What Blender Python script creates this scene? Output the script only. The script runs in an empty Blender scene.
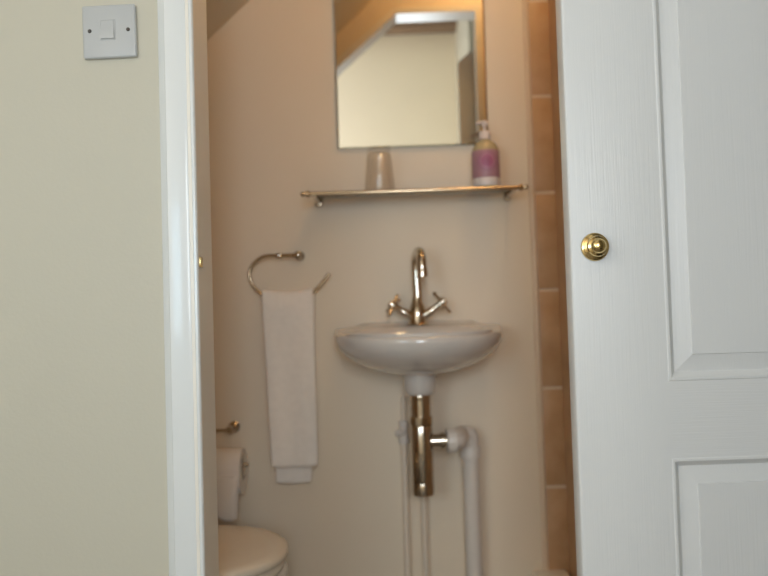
import bpy, bmesh, math, random
from mathutils import Vector, Matrix
random.seed(7)
S = bpy.context.scene
COL = S.collection
PI = math.pi

# ------------------------------------------------------------------ camera
F, CX, CY = 747.0, 384.0, 288.0
YAW, PITCH, ROLL = 0.012, 0.032, 0.030
CAM = Vector((0, 0, 0.90))
fwd = Vector((-math.sin(YAW) * math.cos(PITCH), math.cos(YAW) * math.cos(PITCH), math.sin(PITCH))).normalized()
rgt = fwd.cross(Vector((0, 0, 1))).normalized()
up0 = rgt.cross(fwd).normalized()
up = (up0 * math.cos(ROLL) + rgt * math.sin(ROLL)).normalized()
rt = (rgt * math.cos(ROLL) - up0 * math.sin(ROLL)).normalized()

def at(px, py, Y):
    d = fwd + rt * ((px - CX) / F) - up * ((py - CY) / F)
    return CAM + d * ((Y - CAM.y) / d.y)

cam_d = bpy.data.cameras.new('camera')
cam = bpy.data.objects.new('camera', cam_d)
COL.objects.link(cam)
M = Matrix((rt, up, -fwd)).transposed().to_4x4()
M.translation = CAM
cam.matrix_world = M
cam_d.sensor_width = 36
cam_d.lens = 36 * F / 768
cam_d.clip_start = 0.02
cam_d.dof.use_dof = True
cam_d.dof.focus_distance = 1.12
cam_d.dof.aperture_fstop = 2.8
S.camera = cam

# ------------------------------------------------------------------ materials
def mat(name, rgb, rough=0.5, metal=0.0, var=0.0, scale=8.0, bump=0.0, bscale=60.0, stretch=(1, 1, 1), spec=0.5,
        coat=0.0, trans=0.0, ior=1.45, rgb2=None, emit=None, estr=0.0, rvar=0.0, sheen=0.0, dist=0.002):
    m = bpy.data.materials.new(name)
    m.use_nodes = True
    nt = m.node_tree
    b = nt.nodes['Principled BSDF']
    b.inputs['Base Color'].default_value = (*rgb, 1)
    b.inputs['Roughness'].default_value = rough
    b.inputs['Metallic'].default_value = metal
    b.inputs['Specular IOR Level'].default_value = spec
    b.inputs['Coat Weight'].default_value = coat
    b.inputs['Coat Roughness'].default_value = 0.08
    b.inputs['Transmission Weight'].default_value = trans
    b.inputs['IOR'].default_value = ior
    b.inputs['Sheen Weight'].default_value = sheen
    if emit:
        b.inputs['Emission Color'].default_value = (*emit, 1)
        b.inputs['Emission Strength'].default_value = estr
    tc = nt.nodes.new('ShaderNodeTexCoord')
    mp = nt.nodes.new('ShaderNodeMapping')
    mp.inputs['Scale'].default_value = stretch
    nt.links.new(tc.outputs['Object'], mp.inputs['Vector'])
    if var or rgb2 or rvar:
        n = nt.nodes.new('ShaderNodeTexNoise')
        n.inputs['Scale'].default_value = scale
        n.inputs['Detail'].default_value = 5
        nt.links.new(mp.outputs[0], n.inputs['Vector'])
        if var or rgb2:
            r = nt.nodes.new('ShaderNodeMix')
            r.data_type = 'RGBA'
            r.inputs['A'].default_value = (*[c * (1 - var) for c in rgb], 1)
            c2 = rgb2 or [min(1, c * (1 + var)) for c in rgb]
            r.inputs['B'].default_value = (*c2, 1)
            cr = nt.nodes.new('ShaderNodeMapRange')
            cr.inputs['From Min'].default_value = 0.35
            cr.inputs['From Max'].default_value = 0.65
            nt.links.new(n.outputs['Fac'], cr.inputs['Value'])
            nt.links.new(cr.outputs[0], r.inputs['Factor'])
            nt.links.new(r.outputs['Result'], b.inputs['Base Color'])
        if rvar:
            cr2 = nt.nodes.new('ShaderNodeMapRange')
            cr2.inputs['To Min'].default_value = max(0, rough - rvar)
            cr2.inputs['To Max'].default_value = rough + rvar
            nt.links.new(n.outputs['Fac'], cr2.inputs['Value'])
            nt.links.new(cr2.outputs[0], b.inputs['Roughness'])
    if bump:
        n2 = nt.nodes.new('ShaderNodeTexNoise')
        n2.inputs['Scale'].default_value = bscale
        n2.inputs['Detail'].default_value = 4
        nt.links.new(mp.outputs[0], n2.inputs['Vector'])
        bp = nt.nodes.new('ShaderNodeBump')
        bp.inputs['Strength'].default_value = bump
        bp.inputs['Distance'].default_value = dist
        nt.links.new(n2.outputs['Fac'], bp.inputs['Height'])
        nt.links.new(bp.outputs[0], b.inputs['Normal'])
    return m

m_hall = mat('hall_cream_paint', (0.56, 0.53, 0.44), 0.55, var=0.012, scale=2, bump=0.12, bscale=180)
m_wc = mat('toilet_magnolia_paint', (0.81, 0.70, 0.555), 0.5, var=0.015, scale=2, bump=0.12, bscale=160)
m_gloss = mat('white_gloss_paint', (0.74, 0.76, 0.765), 0.28, bump=0.05, bscale=90, coat=0.3)
m_doorv = mat('white_door_grain_upright', (0.68, 0.685, 0.675), 0.34, bump=0.28, bscale=26, stretch=(16, 16, 0.3), dist=0.0012)
m_doorh = mat('white_door_grain_level', (0.68, 0.685, 0.675), 0.34, bump=0.28, bscale=26, stretch=(0.3, 16, 16), dist=0.0012)
m_doorf = mat('white_door_moulding', (0.68, 0.685, 0.675), 0.3, bump=0.1, bscale=60)
m_chrome = mat('polished_chrome', (0.62, 0.55, 0.46), 0.11, 1.0, rvar=0.04, scale=30)
m_brassy = mat('gold_toned_chrome', (0.56, 0.44, 0.30), 0.17, 1.0, rvar=0.05, scale=30)
m_brass = mat('polished_brass', (0.72, 0.55, 0.26), 0.16, 1.0, rvar=0.05, scale=40)
m_ceram = mat('white_glazed_ceramic', (0.64, 0.60, 0.56), 0.10, coat=0.5, var=0.01, scale=3)
m_seat = mat('white_seat_plastic', (0.76, 0.68, 0.56), 0.22, var=0.01, scale=4)
m_plast = mat('white_pipe_plastic', (0.72, 0.66, 0.60), 0.35, bump=0.04, bscale=70)
m_pipe = mat('painted_copper_pipe', (0.78, 0.68, 0.56), 0.4, bump=0.06, bscale=60)
m_switch = mat('white_switch_plastic', (0.50, 0.51, 0.515), 0.3, bump=0.03, bscale=80)
m_screw = mat('dark_screw_steel', (0.10, 0.095, 0.09), 0.4, 0.8, var=0.1, scale=60)
m_towel = mat('white_terry_cotton', (0.90, 0.85, 0.79), 0.95, bump=0.5, bscale=420, sheen=0.2, var=0.02, scale=60, dist=0.0015)
m_tissue = mat('white_tissue', (0.80, 0.76, 0.72), 0.95, bump=0.3, bscale=200)
m_card = mat('grey_cardboard', (0.45, 0.38, 0.30), 0.9, var=0.1, scale=40)
def thin_glass(name, tint, fac=1.0, base=0.0, edge=(0.86, 0.82, 0.76)):
    m = bpy.data.materials.new(name)
    m.use_nodes = True
    nt = m.node_tree
    nt.nodes.remove(nt.nodes['Principled BSDF'])
    out = nt.nodes['Material Output']
    lw = nt.nodes.new('ShaderNodeLayerWeight'); lw.inputs['Blend'].default_value = 0.5
    pw = nt.nodes.new('ShaderNodeMath'); pw.operation = 'POWER'; pw.inputs[1].default_value = 4.0
    nt.links.new(lw.outputs['Facing'], pw.inputs[0])
    mc = nt.nodes.new('ShaderNodeMix'); mc.data_type = 'RGBA'
    mc.inputs['A'].default_value = (*tint, 1); mc.inputs['B'].default_value = (*edge, 1)
    nt.links.new(pw.outputs[0], mc.inputs['Factor'])
    tr = nt.nodes.new('ShaderNodeBsdfTransparent')
    nt.links.new(mc.outputs['Result'], tr.inputs[0])
    gl = nt.nodes.new('ShaderNodeBsdfGlossy'); gl.inputs['Roughness'].default_value = 0.03
    fr = nt.nodes.new('ShaderNodeFresnel'); fr.inputs['IOR'].default_value = 1.5
    ml_ = nt.nodes.new('ShaderNodeMath'); ml_.operation = 'MULTIPLY_ADD'; ml_.inputs[1].default_value = fac; ml_.inputs[2].default_value = base
    nt.links.new(fr.outputs[0], ml_.inputs[0])
    mx = nt.nodes.new('ShaderNodeMixShader')
    nt.links.new(ml_.outputs[0], mx.inputs[0]); nt.links.new(tr.outputs[0], mx.inputs[1]); nt.links.new(gl.outputs[0], mx.inputs[2])
    nt.links.new(mx.outputs[0], out.inputs['Surface'])
    return m
m_glass = thin_glass('clear_glass', (0.985, 0.975, 0.96), 0.16, 0.035)
m_shelfg = thin_glass('pale_green_glass', (0.90, 0.93, 0.89))
m_mirror = mat('silvered_glass', (0.93, 0.94, 0.91), 0.0, 1.0, rvar=0.001)
m_medge = mat('mirror_edge_glass', (0.25, 0.28, 0.24), 0.2, var=0.05)
m_soap = mat('pale_yellow_soap', (0.52, 0.42, 0.24), 0.14, coat=0.4, var=0.03, scale=10)
m_pump = mat('translucent_white_plastic', (0.74, 0.66, 0.62), 0.3, var=0.02)
m_tile = mat('terracotta_tile', (0.50, 0.31, 0.17), 0.4, rgb2=(0.58, 0.38, 0.225), scale=14, bump=0.15, bscale=40, rvar=0.08)
m_grout = mat('beige_grout', (0.72, 0.60, 0.47), 0.9, var=0.05, bump=0.2, bscale=200)
m_beam = mat('brown_oak_beam', (0.20, 0.13, 0.085), 0.7, rgb2=(0.30, 0.20, 0.13), scale=10, stretch=(0.5, 6, 6), bump=0.5, bscale=30)
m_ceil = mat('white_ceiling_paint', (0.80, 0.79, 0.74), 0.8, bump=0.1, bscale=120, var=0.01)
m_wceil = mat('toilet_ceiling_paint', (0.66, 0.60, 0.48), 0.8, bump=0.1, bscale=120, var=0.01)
m_floor = mat('beige_carpet', (0.24, 0.21, 0.175), 0.95, var=0.08, scale=90, bump=0.8, bscale=300)
m_tray = mat('white_acrylic', (0.78, 0.74, 0.68), 0.2, var=0.01)
m_lampg = mat('lit_opal_glass', (0.9, 0.85, 0.75), 0.3, var=0.01, emit=(1.0, 0.68, 0.32), estr=30.0)

def label_material():
    m = mat('pink_bottle_label', (0.50, 0.20, 0.30), 0.45)
    nt = m.node_tree
    b = nt.nodes['Principled BSDF']
    tc = nt.nodes.new('ShaderNodeTexCoord')
    sx = nt.nodes.new('ShaderNodeSeparateXYZ')
    nt.links.new(tc.outputs['Object'], sx.inputs[0])
    # a darker round medallion in the middle of the label, paler band below, swirls round it
    cmb = nt.nodes.new('ShaderNodeCombineXYZ')
    nt.links.new(sx.outputs['X'], cmb.inputs['X'])
    zz = nt.nodes.new('ShaderNodeMath'); zz.operation = 'SUBTRACT'; zz.inputs[1].default_value = 0.066
    nt.links.new(sx.outputs['Z'], zz.inputs[0])
    nt.links.new(zz.outputs[0], cmb.inputs['Z'])
    ln = nt.nodes.new('ShaderNodeVectorMath'); ln.operation = 'LENGTH'
    nt.links.new(cmb.outputs[0], ln.inputs[0])
    ramp = nt.nodes.new('ShaderNodeValToRGB')
    e = ramp.color_ramp.elements
    e[0].position = 0.0; e[0].color = (0.30, 0.10, 0.17, 1)
    e[1].position = 0.5; e[1].color = (0.42, 0.14, 0.25, 1)
    for p, c in ((0.56, (0.50, 0.29, 0.33, 1)), (0.62, (0.40, 0.15, 0.26, 1)), (0.70, (0.40, 0.20, 0.26, 1)), (1.0, (0.44, 0.24, 0.28, 1))):
        k = e.new(p); k.color = c
    mul = nt.nodes.new('ShaderNodeMath'); mul.operation = 'MULTIPLY'; mul.inputs[1].default_value = 28
    nt.links.new(ln.outputs['Value'], mul.inputs[0])
    nz = nt.nodes.new('ShaderNodeTexNoise'); nz.inputs['Scale'].default_value = 130
    nt.links.new(tc.outputs['Object'], nz.inputs['Vector'])
    ad = nt.nodes.new('ShaderNodeMath'); ad.operation = 'MULTIPLY_ADD'; ad.inputs[1].default_value = 0.16
    nt.links.new(nz.outputs['Fac'], ad.inputs[0]); nt.links.new(mul.outputs[0], ad.inputs[2])
    nt.links.new(ad.outputs[0], ramp.inputs[0])
    nt.links.new(ramp.outputs[0], b.inputs['Base Color'])
    return m
m_label = label_material()

# ------------------------------------------------------------------ mesh helpers
def obj(name, bm, m, parent=None, smooth=40, loc=None):
    bmesh.ops.remove_doubles(bm, verts=bm.verts, dist=1e-6)
    bmesh.ops.recalc_face_normals(bm, faces=bm.faces)
    me = bpy.data.meshes.new(name)
    bm.to_mesh(me)
    bm.free()
    for mm in (m if isinstance(m, (list, tuple)) else [m]):
        me.materials.append(mm)
    if smooth:
        me.polygons.foreach_set('use_smooth', [True] * len(me.polygons))
        me.set_sharp_from_angle(angle=math.radians(smooth))
    o = bpy.data.objects.new(name, me)
    COL.objects.link(o)
    if loc is not None:
        o.location = loc
    if parent is not None:
        o.parent = parent
    return o

def tag(o, label, cat, group=None, kind=None):
    o['label'] = label
    o['category'] = cat
    if group: o['group'] = group
    if kind: o['kind'] = kind
    return o

def thing(name, label, cat, loc=(0, 0, 0), rot=(0, 0, 0), group=None, kind=None):
    o = bpy.data.objects.new(name, None)
    o.empty_display_size = 0.05
    COL.objects.link(o)
    o.location = loc
    o.rotation_euler = rot
    return tag(o, label, cat, group, kind)

def BM():
    return bmesh.new()

def box(bm, lo, hi, bev=0.0, seg=2):
    lo, hi = Vector(lo), Vector(hi)
    c = (lo + hi) / 2
    s = hi - lo
    r = bmesh.ops.create_cube(bm, size=1.0, matrix=Matrix.Translation(c) @ Matrix.Diagonal((*s, 1)))
    if bev:
        es = list({e for v in r['verts'] for e in v.link_edges})
        bmesh.ops.bevel(bm, geom=es, offset=bev, segments=seg, affect='EDGES', profile=0.5)
    return bm

def frame_from(d):
    d = Vector(d).normalized()
    a = Vector((0, 0, 1)) if abs(d.z) < 0.9 else Vector((1, 0, 0))
    x = a.cross(d).normalized()
    y = d.cross(x)
    m = Matrix((x, y, d)).transposed().to_4x4()
    return m

def lathe(bm, prof, origin=(0, 0, 0), axis=(0, 0, 1), seg=36):
    m = Matrix.Translation(Vector(origin)) @ frame_from(axis)
    rings = []
    for r, z in prof:
        if r < 1e-6:
            rings.append([bm.verts.new(m @ Vector((0, 0, z)))])
        else:
            rings.append([bm.verts.new(m @ Vector((r * math.cos(2 * PI * k / seg), r * math.sin(2 * PI * k / seg), z))) for k in range(seg)])
    for a, b in zip(rings, rings[1:]):
        for k in range(seg):
            k2 = (k + 1) % seg
            f = []
            if len(a) == 1 and len(b) == 1: continue
            if len(a) == 1: f = [a[0], b[k], b[k2]]
            elif len(b) == 1: f = [a[k], a[k2], b[0]]
            else: f = [a[k], a[k2], b[k2], b[k]]
            bm.faces.new(f)
    return bm

def smooth_path(pts, n=8, closed=False):
    pts = [Vector(p) for p in pts]
    out = []
    L = len(pts)
    for i in range(L - 1):
        p0, p1, p2, p3 = pts[max(i - 1, 0)], pts[i], pts[i + 1], pts[min(i + 2, L - 1)]
        for k in range(n):
            t = k / n
            out.append(0.5 * ((2 * p1) + (p2 - p0) * t + (2 * p0 - 5 * p1 + 4 * p2 - p3) * t * t + (3 * p1 - p0 - 3 * p2 + p3) * t ** 3))
    out.append(pts[-1])
    return out

def tube(bm, pts, r, seg=14, round_end=True):
    pts = [Vector(p) for p in pts]
    n = len(pts)
    rr = r if isinstance(r, (list, tuple)) else [r] * n
    t0 = (pts[1] - pts[0]).normalized()
    fr = frame_from(t0)
    x = fr.col[0].to_3d()
    rings = []
    for i in range(n):
        t = (pts[min(i + 1, n - 1)] - pts[max(i - 1, 0)]).normalized()
        x = (x - t * x.dot(t)).normalized()
        y = t.cross(x)
        rings.append([bm.verts.new(pts[i] + (x * math.cos(2 * PI * k / seg) + y * math.sin(2 * PI * k / seg)) * rr[i]) for k in range(seg)])
    for a, b in zip(rings, rings[1:]):
        for k in range(seg):
            bm.faces.new([a[k], a[(k + 1) % seg], b[(k + 1) % seg], b[k]])
    for ring, p, d in ((rings[0], pts[0], -(pts[1] - pts[0]).normalized()), (rings[-1], pts[-1], (pts[-1] - pts[-2]).normalized())):
        c = bm.verts.new(p + d * (rr[0] * 0.4 if round_end else 0))
        for k in range(seg):
            bm.faces.new([ring[k], ring[(k + 1) % seg], c])
    return bm

def loft(bm, loops, cap0=True, cap1=True):
    vs = [[bm.verts.new(Vector(p)) for p in l] for l in loops]
    n = len(vs[0])
    for a, b in zip(vs, vs[1:]):
        for k in range(n):
            bm.faces.new([a[k], a[(k + 1) % n], b[(k + 1) % n], b[k]])
    for on, l in ((cap0, vs[0]), (cap1, vs[-1])):
        if on:
            c = bm.verts.new(sum((v.co for v in l), Vector()) / n)
            for k in range(n):
                bm.faces.new([l[k], l[(k + 1) % n], c])
    return bm

def prism(bm, poly, d0, d1, axis='y'):
    """poly of 2D points (x,z), extruded along y from d0 to d1 (axis y) or (x,y) along z, or (y,z) along x."""
    def P(a, b, d):
        return {'y': (a, d, b), 'z': (a, b, d), 'x': (d, a, b)}[axis]
    A = [bm.verts.new(P(a, b, d0)) for a, b in poly]
    B = [bm.verts.new(P(a, b, d1)) for a, b in poly]
    n = len(poly)
    bm.faces.new(A)
    bm.faces.new(B[::-1])
    for k in range(n):
        bm.faces.new([A[k], A[(k + 1) % n], B[(k + 1) % n], B[k]])
    return bm

def struct(name, bm, m, label, cat, smooth=30):
    return tag(obj(name, bm, m, None, smooth), label, cat, kind='structure')

# ------------------------------------------------------------------ layout (metres)
YB = 1.95                      # back wall of the little toilet room
YS = 1.17                      # hall face of the partition
YI = 1.238                     # its inner face
XL, XR = -0.92, 0.430           # inside of the toilet room
HL, HR, HB, HC = -1.45, 1.45, -0.75, 2.85    # hall
JL = at(199, 300, YS - 0.018).x              # left jamb face
JR = 0.312                                   # right jamb face
SLX, SLZ, SL = -0.40, 1.696, 0.90            # sloping ceiling passes through (SLX, SLZ) with this gradient
ZC = 2.30
SX = SLX + (ZC - SLZ) / SL                    # where the slope meets the flat ceiling
ZL = SLZ + SL * (XL - SLX)                    # height of the low left wall
# opening: upright left side, slanted head, level head
OX, OZ = 0.030, 1.955
OZL = OZ - 0.87 * (OX - JL)

# ------------------------------------------------------------------ setting
struct('floor', box(BM(), (HL - .1, HB - .1, -0.1), (HR + .1, YB + .1, 0)), m_floor, 'beige carpeted floor below the doorway', 'floor')
TX = at(541, 390, YB).x        # tiles start here
struct('wall_back', box(BM(), (XL - .1, YB, 0), (XR + .1, YB + .1, ZC + .1)), m_wc, 'warm cream wall behind the basin, mirror and shelf', 'wall')
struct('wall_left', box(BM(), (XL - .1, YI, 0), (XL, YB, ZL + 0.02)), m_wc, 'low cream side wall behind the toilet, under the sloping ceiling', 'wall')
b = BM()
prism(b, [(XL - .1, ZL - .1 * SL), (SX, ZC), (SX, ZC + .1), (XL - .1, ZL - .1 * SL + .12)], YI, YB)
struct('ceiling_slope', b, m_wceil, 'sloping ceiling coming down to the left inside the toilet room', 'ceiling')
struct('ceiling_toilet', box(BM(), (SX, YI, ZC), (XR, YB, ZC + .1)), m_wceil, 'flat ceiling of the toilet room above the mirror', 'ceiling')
# partition with the slanted opening: built as three pieces in one wall mesh (left, right, above)
b = BM()
prism(b, [(HL - .1, 0), (JL - .018, 0), (JL - .018, OZL + .02), (OX - .008, OZ + .022), (OX - .008, HC), (HL - .1, HC)], YS, YI)
prism(b, [(OX - .008, OZ + .022), (JR + .018, OZ + .022), (JR + .018, HC), (OX - .008, HC)], YS, YI)
prism(b, [(JR + .018, 0), (HR + .1, 0), (HR + .1, HC), (JR + .018, HC)], YS, YI)
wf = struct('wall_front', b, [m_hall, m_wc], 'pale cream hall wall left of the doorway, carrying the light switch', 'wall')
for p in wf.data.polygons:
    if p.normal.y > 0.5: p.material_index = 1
# jamb lining
b = BM()
prism(b, [(JL - .018, 0), (JL, 0), (JL, OZL), (OX, OZ), (JR, OZ), (JR, 0), (JR + .018, 0), (JR + .018, OZ + .022),
          (OX - .008, OZ + .022), (JL - .018, OZL + .02)], YS - 0.016, YI + 0.003)
struct('trim_1', b, mat('jamb_eggshell_paint', (0.80, 0.76, 0.69), 0.35, bump=0.05, bscale=80, var=0.01), 'beige lining of the doorway with a slanted head', 'door lining')
# left architrave: moulded section swept up the left side of the opening
AO = at(163, 300, YS - 0.008).x
sec = [(AO, YS), (AO, YS - .006), (AO + .003, YS - .009), (AO + .011, YS - .013), (AO + .013, YS - .016), (JL - .017, YS - .018), (JL - .013, YS - .0165),
       (JL - .0105, YS - .0125), (JL - .008, YS - .0125), (JL - .007, YS - .0185), (JL - .0055, YS - .021), (JL - .002, YS - .021), (JL - .0003, YS - .019), (JL - .0003, YS)]
b = BM()
prism(b, sec, 0, OZL + .03, axis='z')
struct('trim_2', b, m_gloss, 'white gloss architrave down the left side of the doorway', 'architrave', 25)
# strike plate in the left jamb
lp = at(198.5, 262, YS - .012)
struct('trim_3', box(BM(), (JL - .0004, YS - .012, lp.z - .008), (JL + .002, YS + .004, lp.z + .008), .0006), m_brass, 'tiny catch plate on the left edge of the doorway', 'catch plate')

# hall shell
b = BM()
WX0, WX1, WZ0, WZ1 = -0.12, 0.32, 0.84, 1.62
VX0, VX1, UZ0, UZ1 = -1.08, -0.56, 0.80, 1.40
for lo, hi in (((HL - .1, HB - .1, 0), (VX0, HB, HC)), ((VX1, HB - .1, 0), (WX0, HB, HC)), ((VX0, HB - .1, 0), (VX1, HB, UZ0)), ((VX0, HB - .1, UZ1), (VX1, HB, HC)), ((WX1, HB - .1, 0), (HR + .1, HB, HC)), ((WX0, HB - .1, 0), (WX1, HB, WZ0)), ((WX0, HB - .1, WZ1), (WX1, HB, HC))):
    box(b, lo, hi)
m_hall_lit = mat('hall_far_lit_cream_paint', (0.92, 0.82, 0.64), 0.6, var=0.012, scale=2, bump=0.12, bscale=180)  # hall cream made lighter: the far wall's brighter lighting is painted in
struct('wall_hall', b, m_hall_lit, 'cream hall wall seen in the mirror, its brightness put into the paint', 'wall')
b = BM()
VY0, VY1, VZ0, VZ1 = -0.60, 0.30, 0.9, 2.15
for lo, hi in (((HL - .1, HB, 0), (HL, VY0, HC)), ((HL - .1, VY1, 0), (HL, YS, HC)), ((HL - .1, VY0, 0), (HL, VY1, VZ0)), ((HL - .1, VY0, VZ1), (HL, VY1, HC))):
    box(b, lo, hi)
struct('wall_hall_left', b, m_hall, 'cream hall wall holding the added side window', 'wall')
struct('wall_hall_right', box(BM(), (HR, HB, 0), (HR + .1, YS, HC)), m_hall, 'cream hall wall at the far end of the sliding door', 'wall')
struct('wall_hall_pier', box(BM(), (0.40, HB, 0), (0.52, 0.10, HC)), m_hall, 'short cream return wall at the right of the mirror view', 'wall')
struct('ceiling', box(BM(), (HL - .1, HB - .1, HC), (HR + .1, YI, HC + .1)), m_ceil, 'white hall ceiling above the wooden beam', 'ceiling')
bz0 = 2.59
b = BM(); box(b, (HL, HB + .03, bz0), (HR, HB + .15, bz0 + .115), .006)
tag(obj('ceiling_beam', b, m_beam), 'dark brown wooden beam across the top of the mirror view', 'beam', kind='structure')

def window(name, axis, lo, hi, d, label, sky, estr):
    """frame, glazing bar, pane in an opening; lo/hi are the (u,z) corners, d the wall's face"""
    r = thing(name, label, 'window', kind='structure')
    def bx(b, u0, u1, z0, z1, e0, e1, bev=.003):
        if axis == 'x': box(b, (u0, d + e0, z0), (u1, d + e1, z1), bev)
        else: box(b, (d + e0, u0, z0), (d + e1, u1, z1), bev)
    (u0, z0), (u1, z1) = lo, hi
    b = BM(); w = .04
    bx(b, u0, u0 + w, z0, z1, -.08, -.03); bx(b, u1 - w, u1, z0, z1, -.08, -.03)
    bx(b, u0 + w, u1 - w, z0, z0 + w, -.08, -.03); bx(b, u0 + w, u1 - w, z1 - w, z1, -.08, -.03)
    obj('window_frame', b, m_gloss, r)
    b = BM(); bx(b, u0 + w, u1 - w, z0 + w, z1 - w, -.062, -.056, 0)
    obj('pane', b, m_glass, r)
    b = BM(); bx(b, u0, u1, z0 - .02, z0 + .004, -.03, .03)
    obj('sill', b, m_gloss, r)
    ld = bpy.data.lights.new(name + '_daylight', 'AREA')
    ld.shape = 'RECTANGLE'; ld.size = u1 - u0 - 2 * w; ld.size_y = z1 - z0 - 2 * w
    ld.energy = estr; ld.color = sky
    lo_ = bpy.data.objects.new(name + '_daylight', ld)
    COL.objects.link(lo_)
    cu, cz = (u0 + u1) / 2, (z0 + z1) / 2
    if axis == 'x':
        lo_.location = (cu, d - .045, cz); lo_.rotation_euler = (PI / 2, 0, PI)   # faces +Y
    else:
        lo_.location = (d - .045, cu, cz); lo_.rotation_euler = (PI / 2, 0, PI / 2)   # faces +X
    return lo_

def aim(o, d):
    o.rotation_euler = Vector(d).to_track_quat('-Z', 'Y').to_euler()
w1 = window('added_window_1', 'x', (WX0, WZ0), (WX1, WZ1), HB, 'small hall window added behind the camera for flash-like highlights', (0.84, 0.92, 1.0), 12.5)  # unseen window added in place of a flash, for highlights and fill
aim(w1, (0, 1, 0))
w3 = window('added_window_3', 'x', (VX0, UZ0), (VX1, UZ1), HB, 'unseen hall window added for the bluish gleam on the left architrave', (0.58, 0.83, 1.0), 6.5)  # another unseen window, added to reflect blue in the architrave gloss
aim(w3, (0, 1, 0))
w2 = window('added_window_2', 'y', (VY0, VZ0), (VY1, VZ1), HL, 'large unseen window added to light the hall from the side', (0.97, 0.96, 1.0), 31.0)  # unseen side opening added to brighten the hall and its far wall
aim(w2, (1, -1.0, 0))

# shower corner: terracotta tiles on the back wall, white edge trim and tray
gz = at(545, 193, YB).z
sp = at(545, 193, YB).z - at(545, 290, YB).z
b = BM()
box(b, (TX, YB - .006, 0.0), (XR, YB, ZC))
zt = gz - 4 * sp
while zt < ZC:
    if zt + sp > .02:
        z0, z1 = max(zt + .004, 0.003), min(zt + sp - .004, ZC)
        box(b, (TX + .0015, YB - .0075, z0), (XR, YB - .004, z1), .0008, 2)
    zt += sp
o = struct('wall_tiles', b, [m_grout, m_tile], 'narrow column of terracotta coloured tiles at the right of the cream wall', 'tiled wall')
for p in o.data.polygons:
    if p.center.y < YB - .0061: p.material_index = 1
b = BM()
box(b, (XR, YI, 0.0), (XR + .1, YB, ZC + .1))
struct('wall_right', b, m_tile, 'terracotta coloured side wall behind the edge of the open door', 'wall')
b = BM(); tube(b, [(TX - .005, YB - .004, .18), (TX - .005, YB - .004, ZC)], .0085, 12, False)
struct('trim_4', b, mat('cream_tile_trim', (0.74, 0.60, 0.46), 0.35, var=0.01), 'slim cream edging strip along the tile edge', 'tile trim')
tz = at(556, 571, YB - .02).z
b = BM(); box(b, (at(532, 571, YB - .01).x, YB - .10, 0), (XR - .008, YB - .0076, tz), .004, 3)
struct('trim_5', b, m_tray, 'low white boxed ledge at the foot of the terracotta tiles', 'ledge')

# ------------------------------------------------------------------ sliding panelled door
DY = 1.075
DX = at(572.5, 300, DY).x
DW, DT, DA = 0.80, 0.035, math.radians(2.2)
door = thing('door_1', 'white grained panelled sliding door with a brass knob, pushed open to the right', 'door', (DX, DY, 0.012), (0, 0, DA), kind='structure')
def dloc(px, py):                      # pixel -> door face coordinates (x along the leaf, z)
    d = fwd + rt * ((px - CX) / F) - up * ((py - CY) / F)
    n = Vector((-math.sin(DA), math.cos(DA), 0)); u = Vector((math.cos(DA), math.sin(DA), 0))
    p = CAM + d * ((Vector((DX, DY, 0)) - CAM).dot(n) / d.dot(n))
    return (p - Vector((DX, DY, 0))).dot(u), p.z - .012
ST = dloc(666, 330)[0]                 # stile width
RZ1 = dloc(680, 381)[1]; RZ0 = dloc(680, 458)[1]   # lock rail
PZ0, PZ1 = 0.20, 1.60
MS = 0.10                               # middle stile
PW = (DW - 2 * ST - MS) / 2
cut0, cut1 = 1.80, 2.08                 # slanted top corner
ctx = (cut1 - cut0) / 0.92
def stile(x0, x1, z0, z1):
    b = BM(); box(b, (x0, 0, z0), (x1, DT, z1)); return b
b = BM()   # free-edge stile, rounded leading edge, slanted top
e = .004
prof = [(e, 0), (ST, 0), (ST, DT), (e, DT), (e * .3, DT - e * .3), (0, DT - e), (0, e), (e * .3, e * .3)]
lo = [b.verts.new((x, y, 0)) for x, y in prof]
hi = [b.verts.new((x, y, cut0 + .92 * x)) for x, y in prof]
b.faces.new(lo); b.faces.new(hi[::-1])
for k in range(len(prof)):
    b.faces.new([lo[k], lo[(k + 1) % len(prof)], hi[(k + 1) % len(prof)], hi[k]])
obj('stile', b, m_doorv, door, 50)
obj('stile', stile(DW - ST, DW, 0, cut1), m_doorv, door)
for z0, z1 in ((PZ0, RZ0), (RZ1, PZ1)):
    obj('stile', stile(ST + PW, ST + PW + MS, z0, z1), m_doorv, door)
obj('rail', stile(ST, DW - ST, 0, PZ0), m_doorh, door)
obj('rail', stile(ST, DW - ST, RZ0, RZ1), m_doorh, door)
b = BM()
prism(b, [(ST, PZ1), (DW - ST, PZ1), (DW - ST, cut1), (ctx, cut1), (ST, cut0 + .92 * ST)], 0, DT)
obj('rail', b, m_doorh, door)
PP = [(0, 0), (.0015, -.0012), (.0045, -.0012), (.0075, .0020), (.010, .0055), (.0115, .0070), (.013, .0080), (.037, .0030), (.038, .0012), (.0395, .0012)]
def panel(x0, x1, z0, z1):
    b = BM()
    loops = []
    for d, y in PP:
        loops.append([(x0 + d, y, z0 + d), (x1 - d, y, z0 + d), (x1 - d, y, z1 - d), (x0 + d, y, z1 - d)])
    back = [[(x, DT - y, z) for x, y, z in l] for l in loops]
    vs = [[b.verts.new(p) for p in l] for l in loops[::-1]]
    vb = [[b.verts.new(p) for p in l] for l in back]
    b.faces.new(vs[0]); b.faces.new(vb[-1])
    allv = vs + vb
    for a, c in zip(allv, allv[1:]):
        for k in range(4):
            b.faces.new([a[k], a[(k + 1) % 4], c[(k + 1) % 4], c[k]])
    for l in (vb[::-1],):
        pass
    return b
for x0 in (ST, ST + PW + MS):
    for z0, z1 in ((PZ0, RZ0), (RZ1, PZ1)):
        obj('panel', panel(x0, x0 + PW, z0, z1), m_doorv, door, 12)
kx, kz = dloc(594.5, 247)
b = BM()
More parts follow.
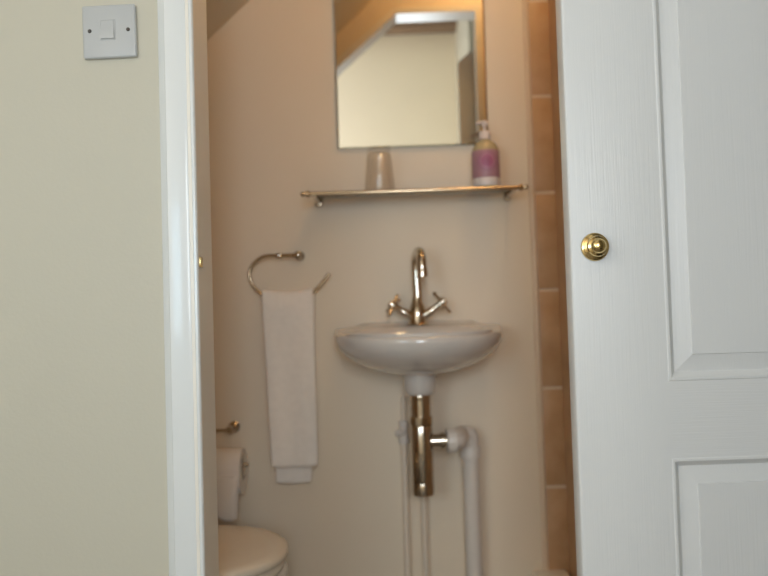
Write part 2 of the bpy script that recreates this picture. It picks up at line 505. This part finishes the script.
lathe(b, [(0, 0), (.0195, 0), (.0205, .002), (.0195, .0045), (.0165, .006), (.0165, .0065), (.0182, .0075), (.0182, .0095), (.0145, .0115), (.0142, .0125), (.0150, .014),
          (.0140, .0165), (.0105, .018), (.0102, .0195), (.0108, .0205), (.0100, .0235), (.0065, .0265), (0, .0275)], (kx, 0, kz), (0, -1, 0), 40)
kn = obj('door_knob', b, m_brass, door, 35)
kn['label'] = 'stepped round brass knob'

# ------------------------------------------------------------------ light switch
p = at(111, 33, YS)
sw = thing('light_switch', 'square white light switch on the cream hall wall left of the doorway', 'light switch', (p.x, YS, p.z), (0, math.radians(-0.9), 0))
h = .0425
b = BM()
def sq(hh, y): return [(-hh, y, -hh), (hh, y, -hh), (hh, y, hh), (-hh, y, hh)]
box(b, (-h, -.009, -h), (h, 0, h), .0035, 3)
obj('faceplate', b, m_switch, sw, 30)
rz = dict(x0=-.0125, x1=.0085, z0=-.0125, z1=.0165)
b = BM()
prism(b, [(0, rz['z0']), (-.0115, rz['z0']), (-.0125, rz['z0'] + .008), (-.0105, rz['z1'] - .012), (-.0095, rz['z1']), (0, rz['z1'])], rz['x0'], rz['x1'], axis='x')
obj('rocker', b, m_switch, sw, 20)
b = BM()
for lo, hi in (((-.0145, -.0098, -.0145), (-.0128, -.008, .0185)), ((.0088, -.0098, -.0145), (.0105, -.008, .0185)), ((-.0128, -.0098, .0168), (.0088, -.008, .0185)), ((-.0128, -.0098, -.0145), (.0088, -.008, -.0128))):
    box(b, lo, hi, .0003, 1)
obj('rocker_surround', b, m_switch, sw)
for sx in (-.0305, .0305):
    b = BM()
    lathe(b, [(0, .0015), (.0022, .0015), (.0031, .0006), (.0032, -.001), (0, -.001)], (sx, -.0088, .001), (0, -1, 0), 20)
    s_ = obj('screw', b, m_screw, sw)

# ------------------------------------------------------------------ mirror
ml, mr = at(338, 149, YB).x, at(488, 144, YB).x
mz = at(400, 147.5, YB).z
mt = mz + 0.56
mr_ = thing('wall_mirror', 'frameless rectangular mirror on the wall above the shelf', 'mirror', ((ml + mr) / 2, YB - .002, mz), (.0048, 0, -.0070))
hw = (mr - ml) / 2
b = BM(); box(b, (-hw, -.006, 0), (hw, 0, mt - mz)); obj('backing', b, m_medge, mr_)
b = BM()
bv = .004
A = [(-hw, -.0062, 0), (hw, -.0062, 0), (hw, -.0062, mt - mz), (-hw, -.0062, mt - mz)]
B_ = [(-hw + bv, -.0075, bv), (hw - bv, -.0075, bv), (hw - bv, -.0075, mt - mz - bv), (-hw + bv, -.0075, mt - mz - bv)]
va = [b.verts.new(q) for q in A]; vb = [b.verts.new(q) for q in B_]
b.faces.new(vb)
for k in range(4): b.faces.new([va[k], va[(k + 1) % 4], vb[(k + 1) % 4], vb[k]])
b.faces.new(va[::-1])
obj('mirror_glass', b, m_mirror, mr_, 0)

# ------------------------------------------------------------------ glass shelf
YR = 1.825
a0, a1 = at(302, 194.5, YR), at(527, 187, YR)
sx0, sx1, sz = a0.x, a1.x, (a0.z + a1.z) / 2
smx = (sx0 + sx1) / 2
sh_ = thing('glass_shelf', 'long glass shelf with a gold toned front rail below the mirror', 'shelf', (smx, YB, sz))
half = (sx1 - sx0) / 2
b = BM(); box(b, (-half + .022, YR - YB + .006, .000), (half - .022, -.004, .006), .001)
obj('glass_pane', b, m_shelfg, sh_)
b = BM(); tube(b, [(-half + .012, YR - YB, 0), (half - .012, YR - YB, 0)], .0052, 16)
obj('rail', b, m_brassy, sh_)
for s in (-1, 1):
    b = BM()
    lathe(b, [(0, .018), (.004, .0172), (.0065, .013), (.0065, .0095), (.0045, .007), (.0045, .005), (.0085, .0035), (.0085, -.004), (.006, -.006), (0, -.006)], (s * (half - .014), YR - YB, 0), (s, 0, 0), 24)
    obj('finial', b, m_brassy, sh_)
    b = BM()
    x = s * (half - .030)
    tube(b, smooth_path([(x, -.001, -.006), (x, YR - YB + .04, -.0065), (x, YR - YB + .012, -.006), (x, YR - YB, -.003)], 6), .0048, 12)
    lathe(b, [(0, .012), (.006, .012), (.008, .008), (.010, .004), (.0105, 0), (0, 0)], (x, -.0003, -.006), (0, -1, 0), 24)
    obj('bracket', b, m_chrome, sh_)

# tumbler, upside down
ty = 1.875
p = at(380, 189, ty)
tz0 = sz + .0062
gh = at(380, 148.5, ty).z - tz0
rb = (at(395.5, 180, ty).x - at(364.5, 180, ty).x) / 2
rtp = (at(390.5, 152, ty).x - at(367.5, 152, ty).x) / 2
g = thing('drinking_glass', 'clear tumbler standing upside down on the left of the shelf', 'glass', (p.x, ty, tz0))
b = BM()
k = (rtp - rb) / gh
w = .0022
lathe(b, [(rb - w, 0), (rb - w * .3, .0), (rb, .0015), (rb + k * gh * .9, gh * .9), (rtp - .001, gh - .003), (rtp - .004, gh), (0, gh), ], (0, 0, 0), (0, 0, 1), 48)
lathe(b, [(rb - w, 0), (rb - w + k * gh * .85, gh * .85), (rtp - w - .004, gh - .012), (0, gh - .012)], (0, 0, 0), (0, 0, 1), 48)
obj('tumbler', b, m_glass, g, 50)

# soap bottle
p = at(486.5, 186, ty)
bw = (at(500, 165, ty).x - at(473, 165, ty).x) / 2
bh = at(486, 139, ty).z - tz0
bt = thing('soap_bottle', 'pump soap bottle with a pink label on the right end of the shelf', 'bottle', (p.x, ty, tz0))
b = BM()
lathe(b, [(0, 0), (bw - .004, 0), (bw - .0005, .003), (bw, .007), (bw, bh * .74), (bw - .002, bh * .80), (bw * .82, bh * .88), (bw * .5, bh * .95), (.0125, bh * .975), (.0115, bh), (0, bh)], seg=44)
obj('bottle_body', b, m_soap, bt, 50)
b = BM()
lathe(b, [(bw + .0004, bh * .20), (bw + .0007, bh * .205), (bw + .0007, bh * .735), (bw + .0004, bh * .74)], seg=44)
o = obj('label', b, m_label, bt); o['label'] = 'pink paper label with a round emblem'
b = BM(); lathe(b, [(bw + .0004, bh * .04), (bw + .0006, bh * .045), (bw + .0006, bh * .195), (bw + .0004, bh * .2)], seg=44)
o = obj('label', b, m_pump, bt); o['label'] = 'white band below the pink label'
b = BM(); lathe(b, [(0, bh - .002), (.0125, bh - .002), (.0145, bh), (.0148, bh + .014), (.013, bh + .0185), (.007, bh + .020), (0, bh + .020)], seg=28)
cap = obj('cap', b, m_pump, bt)
b = BM(); tube(b, [(0, 0, bh + .019), (0, 0, bh + .034)], .0035, 12)
lathe(b, [(0, bh + .033), (.007, bh + .033), (.0085, bh + .036), (.0085, bh + .043), (.006, bh + .046), (0, bh + .046)], seg=22)
tube(b, smooth_path([(0, 0, bh + .040), (-.012, -.006, bh + .0405), (-.022, -.011, bh + .037)], 5), .0038, 10)
obj('pump_head', b, m_pump, bt)

# ------------------------------------------------------------------ towel ring + towel
YT = 1.905
ring_pts = [at(x, y, YT) for x, y in ((277, 255.5), (266, 256), (257.5, 260), (250.5, 268.5), (249.8, 277), (253, 285), (261, 293.5), (273, 299), (288, 300.5), (303, 298.5), (314, 291.5), (322, 283), (329.5, 273.5))]
pb = at(298, 255, YT)
tr = thing('towel_ring', 'open oval chrome towel ring on the wall left of the basin', 'towel ring', (pb.x, YB, pb.z))
og = tr.location.copy()
b = BM(); tube(b, [q - og for q in smooth_path(ring_pts, 6)], .0042, 14)
obj('ring', b, m_brassy, tr)
b = BM(); tube(b, [at(278, 255.5, YT) - og, pb - og], .0048, 14)
obj('bar', b, m_brassy, tr)
b = BM(); lathe(b, [(0, .006), (.0055, .0045), (.007, 0), (.007, -.006), (.0055, -.010), (0, -.010)], at(278, 255.5, YT) - og, (-1, 0, 0), 20)
obj('collar', b, m_chrome, tr)
b = BM()
lathe(b, [(0, 0), (.0125, 0), (.0125, .004), (.010, .007), (.0065, .010), (.006, .030), (.008, .036), (.0105, .043), (.0095, .050), (.005, .054), (0, .055)], (0, 0, 0), (0, -1, 0), 28)
obj('wall_mount', b, m_chrome, tr)

# towel: folded in three, draped over the bottom of the ring
def towel():
    b = BM()
    nu, nv = 17, 46
    # path through the thickness: front hem -> up the front -> over the ring -> down the back -> back hem
    zt = at(288, 291, YT).z - .006
    zf = at(294, 467, YT - .02).z
    zb = at(291, 483.5, YT + .005).z
    path = []
    for k in range(nv):
        s = k / (nv - 1)
        if s < .42:
            q = s / .42; path.append(('f', q))
        elif s < .56:
            q = (s - .42) / .14; path.append(('o', q))
        else:
            q = (s - .56) / .44; path.append(('b', q))
    outer = []
    def edges(z, front):
        t = (zt - z) / (zt - zf)
        pl = at(262.5 + 10.5 * min(t, 1.2), 292 + 175 * t, YT).x
        prr = at(313.5 + 5.2 * min(t, 1.2), 292 + 175 * t, YT).x
        if not front:
            pl = pl + .004 ; prr = prr - .020 * max(0, min(1, t))
        return pl, prr
    for kind, q in path:
        row = []
        for i in range(nu):
            u = i / (nu - 1)
            if kind == 'f': z = zf + (zt - zf) * q; yb = YT - .014
            elif kind == 'o':
                a = PI * q; z = zt + .010 * math.sin(a); yb = YT - .014 * math.cos(a) + .002 * (q)
            else: z = zt + (zb - zt) * q; yb = YT + .016 - .004 * q
            l, r_ = edges(z, kind == 'f' or (kind == 'o' and q < .5))
            if kind != 'f':
                l0, r0 = edges(z, True)
                w = q if kind == 'b' else 0
                l = l0 + (l - l0) * w; r_ = r0 + (r_ - r0) * w
            x = l + (r_ - l) * u
            down = max(0, (zt - z) / (zt - zf))
            wob = .0035 * math.sin(2 * PI * (u * 1.4 + .1)) * min(1, down * 2) + .002 * math.sin(9 * down + 4 * u)
            zz = z - (.0085 * (1 - u) if False else 0) + .004 * math.sin(PI * u) * (-.6 if kind != 'o' else 0)
            if kind == 'o' or down < .05:
                zz -= .006 * math.sin(PI * u)
            yy = yb - (wob if kind == 'f' else -wob * .4) - (.004 * math.sin(PI * u) if kind == 'f' else 0)
            # woven header band near the front hem
            if kind == 'f' and .055 < q < .09: yy += .0022
            row.append(Vector((x, min(yy, YB - .008), zz)))
        outer.append(row)
    vs = [[b.verts.new(p) for p in r] for r in outer]
    for a, c in zip(vs, vs[1:]):
        for i in range(nu - 1):
            b.faces.new([a[i], a[i + 1], c[i + 1], c[i]])
    return b
b = towel()
top = at(288, 292, YT)
org = Vector((top.x, YT, top.z))
bmesh.ops.translate(b, verts=b.verts, vec=-org)
tw = obj('hand_towel', b, m_towel, None, 60, org)
tag(tw, 'white terry hand towel folded over the chrome ring', 'towel')
md = tw.modifiers.new('thick', 'SOLIDIFY'); md.thickness = .007; md.offset = 0
md = tw.modifiers.new('round', 'SUBSURF'); md.levels = 1; md.render_levels = 2

# ------------------------------------------------------------------ basin
bc = at(419, 335, 1.78)
bz = .851
BA, BBd, BD = .206, .325, .112
bs = thing('wash_basin', 'small white wall hung wash basin with a rounded bowl', 'basin', (bc.x, YB, bz))
NA, NS = 60, 20
def dloop(s, z, inset=0.0, shift=0.0, zt=None):
    pts = []
    a, d = BA * s - inset, BBd * s - inset
    for k in range(NA):
        t = PI * k / (NA - 1)
        n = .94
        cx, sy = math.cos(t), math.sin(t)
        x = a * math.copysign(abs(cx) ** n, cx)
        y = -d * (.30 + .70 * abs(sy) ** n)
        pts.append(Vector((x, y - shift, z)))
    for k in range(1, NS + 1):
        t = -1 + 2 * k / (NS + 1)
        q = min(1, (1 - abs(t)) / .42)
        pts.append(Vector((a * t, -d * .30 * (1 - math.sqrt(max(0, 1 - (1 - q) ** 2))) - shift, z)))
    return pts
def sm(t):
    t = max(0, min(1, t)); return t * t * (3 - 2 * t)
def tilt(l):          # the rim drops a little towards the front, the tap deck is raised
    return [Vector((p.x, p.y, p.z + .011 * sm((.160 + p.y) / .075) + .011 * sm((.022 + p.y) / .022) - .008 * max(0, (-p.y - .09) / (BBd - .09)))) for p in l]
loops = []
for q in (1.0, .985, .955, .91, .84, .75, .64, .5, .36, .2, .08):
    # q: depth fraction from the bottom
    dz = q
    pr = max(0.12, math.sqrt(max(0, 1 - (dz) ** 2)) ** 1.22)
    loops.append(tilt(dloop(pr, -.010 - (BD - .010) * dz, 0, .085 * (1 - pr))))
loops.append(tilt(dloop(1.0, -.010, 0, 0)))
loops.append(tilt(dloop(1.0, -.004, .0012, .0)))
loops.append(tilt(dloop(1.0, 0, .004, .0)))
loops.append(tilt(dloop(1.0, .0005, .010, .0)))
rim = dloop(1.0, 0, .010, 0)
cy = -.206
def inner(sx, sy, z):
    out = []
    for p in rim:
        a = math.atan2((p.y - cy) / .13, p.x / .19)
        out.append(Vector((sx * math.cos(a), cy + sy * math.sin(a), z - .010 * .5)))
    return out
first = inner(.170, .110, .006)
for f in (.12, .28, .46, .64, .82):
    loops.append(tilt([Vector((p.x + (q.x - p.x) * f, p.y + (q.y - p.y) * f, .0005)) for p, q in zip(rim, first)]))
for sx, sy, z in ((.170, .110, .005), (.165, .106, -.003), (.160, .101, -.010), (.148, .098, -.03), (.125, .082, -.058), (.09, .058, -.076), (.05, .034, -.085), (.022, .022, -.088)):
    loops.append(inner(sx, sy, z))
b = BM(); loft(b, loops)
obj('bowl', b, m_ceram, bs, 60)
b = BM()
oz = -BD
lathe(b, [(0, oz + .02), (.037, oz + .02), (.039, oz), (.0375, oz - .028), (.034, oz - .036), (.030, oz - .040), (0, oz - .040)], (0, -.125, -.002))
obj('outlet_neck', b, m_ceram, bs)
b = BM(); lathe(b, [(0, .003), (.018, .003), (.021, .001), (.021, -.002), (0, -.002)], (0, cy, -.090)); obj('plug_hole', b, m_chrome, bs)

# ------------------------------------------------------------------ mixer tap
tyy = YB - .047
tb = at(418, 327, tyy)
tapz = bz + .0130
tp = thing('mixer_tap', 'chrome mixer tap with a swan neck spout and two cross handles on the basin', 'tap', (tb.x, tyy, tapz))
def tl(px, py, dy=0.0):
    q = at(px, py, tyy + dy); return q - tp.location
b = BM()
lathe(b, [(0, 0), (.027, 0), (.0275, .003), (.0255, .006), (.0235, .011), (.023, .03), (.021, .042), (.0155, .056), (.0125, .068), (.0118, .074), (0, .074)], seg=32)
obj('body', b, m_chrome, tp)
b = BM()
topz = tl(420, 252).z
arc = [(0.002, 0, .06), (.001, 0, .10), (.000, -.002, topz - .035), (.001, -.010, topz - .014), (.004, -.032, topz - .003), (.008, -.060, topz - .004), (.0105, -.082, topz - .018), (.0115, -.090, topz - .035), (.012, -.091, topz - .060)]
pts = smooth_path(arc, 7)
tube(b, pts, [.0122 - .0008 * i / len(pts) for i in range(len(pts))], 20, False)
obj('spout', b, m_chrome, tp)
b = BM(); lathe(b, [(0, .014), (.0125, .014), (.0130, .012), (.0130, -.005), (.0105, -.006), (0, -.004)], (.012, -.091, topz - .062)); obj('aerator', b, m_chrome, tp)
for s, hp in ((-1, (391.5, 304.5)), (1, (443.5, 301.5))):
    hb = obj('handle', lathe(BM(), [(0, 0), (.0085, 0), (.0085, .03), (.0095, .033), (.0095, .040), (.0075, .046), (0, .046)], (0, 0, 0), (0, 0, 1), 22), m_chrome, tp)
    e_ = tl(*hp, dy=-.022)
    s0 = Vector((s * .012, -.008, .020))
    d = (e_ - s0); L = d.length; d.normalize()
    me = hb.data
    bm2 = BM()
    lathe(bm2, [(0, 0), (.0095, 0), (.0095, L * .45), (.0080, L * .5), (.0080, L * .78), (.0098, L * .8), (.0098, L * 1.05), (.007, L * 1.12), (0, L * 1.14)], s0, d, 22)
    bmesh.ops.recalc_face_normals(bm2, faces=bm2.faces)
    bm2.to_mesh(me); bm2.free()
    fr = frame_from(d)
    b = BM()
    c = s0 + d * L * .93
    for k in range(4):
        a = PI / 4 * .6 + k * PI / 2
        v = (fr.col[0].to_3d() * math.cos(a) + fr.col[1].to_3d() * math.sin(a))
        tube(b, [c + v * .005, c + v * .022, c + v * .032, c + v * .0350], [.0042, .0036, .0046, .0040], 12)
    me.polygons.foreach_set('use_smooth', [True] * len(me.polygons)); me.set_sharp_from_angle(angle=.7)
    obj('cross_head', b, m_chrome, hb)

# ------------------------------------------------------------------ bottle trap and pipes
ytr = YB - .125
q0, q1 = at(418.5, 394, ytr), at(423.5, 495, ytr)
zt0 = bz - BD - .040
tx = bc.x
bt2 = thing('bottle_trap', 'chrome bottle trap hanging under the basin', 'basin trap', (tx, ytr, q1.z))
T0 = bt2.location.copy()
Ht = zt0 - q1.z
oy_ = at(437, 441, ytr).z - q1.z          # side outlet height
b = BM(); lathe(b, [(0, Ht - .0005), (.0255, Ht - .0005), (.0262, Ht - .003), (.0262, Ht - .010), (.0255, Ht - .014), (.0255, Ht - .016), (.0255, Ht - .056), (0, Ht - .056)]); obj('tail_pipe', b, m_chrome, bt2)
b = BM(); lathe(b, [(0, Ht - .054), (.0280, Ht - .054), (.0290, Ht - .056), (.0290, Ht - .074), (.0280, Ht - .076), (0, Ht - .076)], seg=12); obj('nut', b, m_chrome, bt2, 20)
b = BM(); lathe(b, [(0, 0), (.023, 0), (.0265, .002), (.0275, .006), (.0275, .030), (.0269, .0315), (.0275, .033), (.0275, Ht - .080), (.0262, Ht - .076), (0, Ht - .076)], seg=40); obj('bottle', b, m_chrome, bt2)
ox = at(445, 441, ytr).x - tx
b = BM(); tube(b, [(.02, 0, oy_), (ox + .004, 0, oy_)], .0165, 20, False)
lathe(b, [(.0165, 0), (.0205, .001), (.0205, .010), (.0165, .011)], (ox - .012, 0, oy_), (1, 0, 0), 24); obj('outlet', b, m_chrome, bt2)

# white waste pipe
yw = YB - .052
pt, pbm = at(472, 445, yw), at(473.5, 570, yw)
xw = at(472, 500, yw).x
ex = at(447, 438, ytr)
wp = thing('waste_pipe', 'thick white plastic waste pipe with an elbow beside the trap', 'pipe', (xw, yw, 0))
ztop = at(466, 434, yw).z
b = BM(); tube(b, [(0, 0, 0), (0, 0, ztop - .025)], .0205, 24, False); obj('pipe', b, m_plast, wp)
zo = q1.z + oy_
e0 = Vector((tx + ox + .002, ytr, zo)) - wp.location
b = BM()
tube(b, smooth_path([e0 + Vector((.004, 0, 0)), e0 + Vector((.028, .004, .001)), Vector((-.022, -.006, zo + .002)), Vector((-.005, -.001, zo - .0005)), Vector((0, 0, zo - .007)), Vector((0, 0, zo - .042))], 7), .0225, 24, False)
obj('elbow', b, m_plast, wp)
b = BM(); lathe(b, [(.0215, 0), (.0285, .001), (.0295, .004), (.0295, .022), (.027, .025), (.0225, .026)], e0 + Vector((.002, 0, 0)), (1, .12, 0), 16); obj('compression_nut', b, m_plast, wp, 20)
b = BM(); lathe(b, [(.020, 0), (.0265, .001), (.0265, .026), (.0235, .030), (.0215, .030)], (0, 0, zo - .056), (0, 0, 1), 28); obj('socket', b, m_plast, wp)

# two supply pipes with isolating valves
ys = YB - .022
vz = at(404, 432, ys).z
specs = ((at(405.5, 500, ys).x, 'slim pale water pipe with a valve, left of the chrome trap', -1), (at(424.5, 530, ys).x, 'slim pale water pipe running down directly behind the chrome trap', 1))
src = None
for i, (x, lab, sd) in enumerate(specs):
    if src is None:
        sp_ = thing('supply_pipe', lab, 'pipe', (x, ys, 0), group='water pipes under the basin')
        b = BM(); tube(b, [(0, 0, 0), (0, 0, vz - .02)], .0078, 16, False); c1 = obj('pipe', b, m_pipe, sp_)
        b = BM(); tube(b, smooth_path([(0, 0, vz + .022), (.001, -.001, vz + .05), (.002, -.002, vz + .09)], 6), .0055, 12, False); c2 = obj('flexible_tail', b, m_pipe, sp_)
        b = BM()
        lathe(b, [(.0075, -.03), (.0125, -.028), (.0125, -.014), (.010, -.012), (.010, .012), (.0125, .014), (.0125, .028), (.006, .03)], (0, 0, vz), (0, 0, 1), 20)
        lathe(b, [(0, .024), (.0075, .024), (.009, .021), (.009, .002), (0, .002)], (0, -.004, vz), (-.7, -.7, 0), 18)
        c3 = obj('valve', b, m_plast, sp_)
        src = (sp_, [c1, c2, c3])
    else:
        r = src[0].copy(); COL.objects.link(r); r.location = (x, ys, 0); r['label'] = lab
        for c in src[1]:
            d = c.copy(); COL.objects.link(d); d.parent = r

# ------------------------------------------------------------------ toilet roll holder + roll
YH = YB - .063
m0 = at(229, 430.5, YH)
ax1 = at(245, 463, YH); 
hx = thing('toilet_roll_holder', 'chrome toilet roll holder on the wall near the toilet', 'toilet roll holder', (m0.x, YB, m0.z))
H0 = hx.location.copy()
lft = at(188, 445, YH).x
zax = at(236, 465, YH).z
b = BM()
tube(b, [q - H0 for q in smooth_path([m0, Vector((m0.x - .06, YH, m0.z)), Vector((lft + .012, YH, m0.z - .004)), Vector((lft - .004, YH, (m0.z + zax) / 2)), Vector((lft + .012, YH, zax + .004)), Vector((lft + .04, YH, zax)), Vector((ax1.x + .004, YH, zax))], 6)], .0045, 12)
obj('wire', b, m_chrome, hx)
b = BM()
lathe(b, [(0, 0), (.015, 0), (.015, .004), (.011, .008), (.007, .011), (.006, .036), (.008, .044), (.0105, .051), (.0105, .058), (.007, .063), (0, .064)], (0, 0, 0), (0, -1, 0), 26)
obj('wall_mount', b, m_chrome, hx)
xr = at(243.5, 465, YH).x
b = BM()
lathe(b, [(0, .012), (.0045, .011), (.006, .008), (.0045, .004), (.006, .003), (.026, .0025), (.027, .001), (.026, 0), (0, 0)], Vector((xr + .0015, YH, zax)) - H0, (1, 0, 0), 24)
obj('end_disc', b, m_chrome, hx)

rr = at(236, 448, YH).z - zax + .0145
zr = zax - .0148
rl = thing('toilet_roll', 'white toilet roll on its chrome holder with a sheet hanging down', 'toilet roll', (xr, YH, zr))
rr = min(rr, YB - YH - .006)
b = BM()
lathe(b, [(.0215, -.1), (rr - .001, -.1), (rr, -.099), (rr, -.001), (rr - .001, 0), (.0215, 0), (.0215, -.1)], (0, 0, 0), (1, 0, 0), 40)
obj('paper', b, m_tissue, rl)
b = BM(); lathe(b, [(.020, -.0995), (.0214, -.0995), (.0214, -.0005), (.020, -.0005), (.020, -.0995)], (0, 0, 0), (1, 0, 0), 32); obj('core', b, m_card, rl)
b = BM()
zend = at(236, 516, YH - rr).z - zr
n = 16
fr_, bk_ = [], []
prev = None
for k in range(n + 1):
    s = k / n
    z = zend * s
    y = -rr - .001 - .006 * math.sin(s * PI) - .010 * s * s
    row = [b.verts.new((-.099 + .098 * i / 6 - .004 * s * s * (i / 6), y - .003 * math.sin(i * 1.3 + 4 * s) * s, z + .012 * s * math.sin(i))) for i in range(7)]
    if prev:
        for i in range(6): b.faces.new([prev[i], prev[i + 1], row[i + 1], row[i]])
    prev = row
o = obj('loose_sheet', b, m_tissue, rl, 60)
md = o.modifiers.new('thick', 'SOLIDIFY'); md.thickness = .0012

# ------------------------------------------------------------------ toilet
tipx = at(287, 558, 1.53).x
toy = 1.535
zl = .429
to = thing('toilet', 'white close coupled toilet with its rounded lid shut, facing the basin', 'toilet', (tipx - .30, toy, 0))
def egg(z, tip, back, w, n=56, nb=0.55):
    pts = []
    for k in range(n):
        t = 2 * PI * k / n
        c, s = math.cos(t), math.sin(t)
        if c >= 0: x = tip * c
        else: x = -abs(back) * abs(c) ** nb
        y = w * (math.copysign(abs(s) ** (.9 if c >= 0 else .75), s))
        pts.append((x + .08, y, z))
    return pts
# local x: tip of lid is at +.30
b = BM()
loft(b, [egg(zl - .022, .214, -.22, .176), egg(zl - .019, .219, -.225, .181), egg(zl - .008, .220, -.225, .182), egg(zl - .002, .214, -.222, .177), egg(zl + .002, .198, -.21, .163), egg(zl + .005, .13, -.15, .11), egg(zl + .006, .05, -.06, .04)])
obj('lid', b, m_seat, to, 60)
b = BM()
loft(b, [egg(zl - .043, .208, -.22, .172), egg(zl - .040, .213, -.224, .177), egg(zl - .030, .215, -.224, .178), egg(zl - .0235, .209, -.222, .172)])
obj('seat', b, m_seat, to, 60)
b = BM()
L = []
for z, tip, back, w in ((0, .10, -.22, .11), (.02, .10, -.22, .112), (.10, .085, -.22, .098), (.20, .11, -.22, .11), (.28, .17, -.235, .150), (.33, .205, -.245, .168), (.362, .217, -.25, .177), (.379, .218, -.25, .178), (.3850, .211, -.245, .172)):
    L.append(egg(z, tip, back, w))
loft(b, L); obj('pan', b, m_ceram, to, 60)
b = BM()
bx0 = XL + .004 - (tipx - .30)
box(b, (bx0, -.18, .40), (bx0 + .17, .18, .76), .025, 4)
obj('cistern', b, m_ceram, to, 50)
b = BM(); box(b, (bx0 - .000, -.188, .762), (bx0 + .182, .188, .792), .012, 3); obj('cistern_lid', b, m_ceram, to, 50)
b = BM(); box(b, (bx0 + .02, -.10, .0), (-.10, .10, .3845), .02, 3); obj('foot', b, m_ceram, to, 50)
b = BM(); lathe(b, [(0, .012), (.018, .011), (.021, .007), (.021, 0), (0, 0)], (bx0 + .09, 0, .7918)); obj('flush_button', b, m_chrome, to)
for s in (-1, 1):
    b = BM(); tube(b, [(-.145, s * .075 - .016, zl - .012), (-.145, s * .075 + .016, zl - .012)], .012, 16); obj('hinge', b, m_seat, to)

# ------------------------------------------------------------------ lamp on the toilet room ceiling
lm = thing('ceiling_lamp', 'round opal glass lamp on the flat toilet room ceiling', 'lamp', (0.347, 1.42, ZC))
b = BM(); lathe(b, [(0, 0), (.074, 0), (.077, -.004), (.077, -.018), (.075, -.02), (0, -.02)]); obj('base', b, m_gloss, lm)
b = BM(); lathe(b, [(.072, -.020), (.075, -.028), (.072, -.048), (.058, -.066), (.03, -.075), (0, -.078)]); obj('lamp_shade', b, m_lampg, lm, 60)

# ------------------------------------------------------------------ world and view
wd = bpy.data.worlds.new('world'); S.world = wd
wd.use_nodes = True
wd.node_tree.nodes['Background'].inputs[0].default_value = (0.62, 0.74, 0.9, 1)
wd.node_tree.nodes['Background'].inputs[1].default_value = 0.6
vs = S.view_settings
vs.view_transform = 'Standard'; vs.look = 'None'; vs.gamma = 1; vs.use_curve_mapping = False
vs.exposure = 0.0
S.cycles.use_denoising = True
S.cycles.max_bounces = 14
S.cycles.diffuse_bounces = 8
S.cycles.glossy_bounces = 8
S.cycles.transmission_bounces = 12
S.cycles.sample_clamp_indirect = 6
S.cycles.caustics_reflective = False
S.cycles.caustics_refractive = False
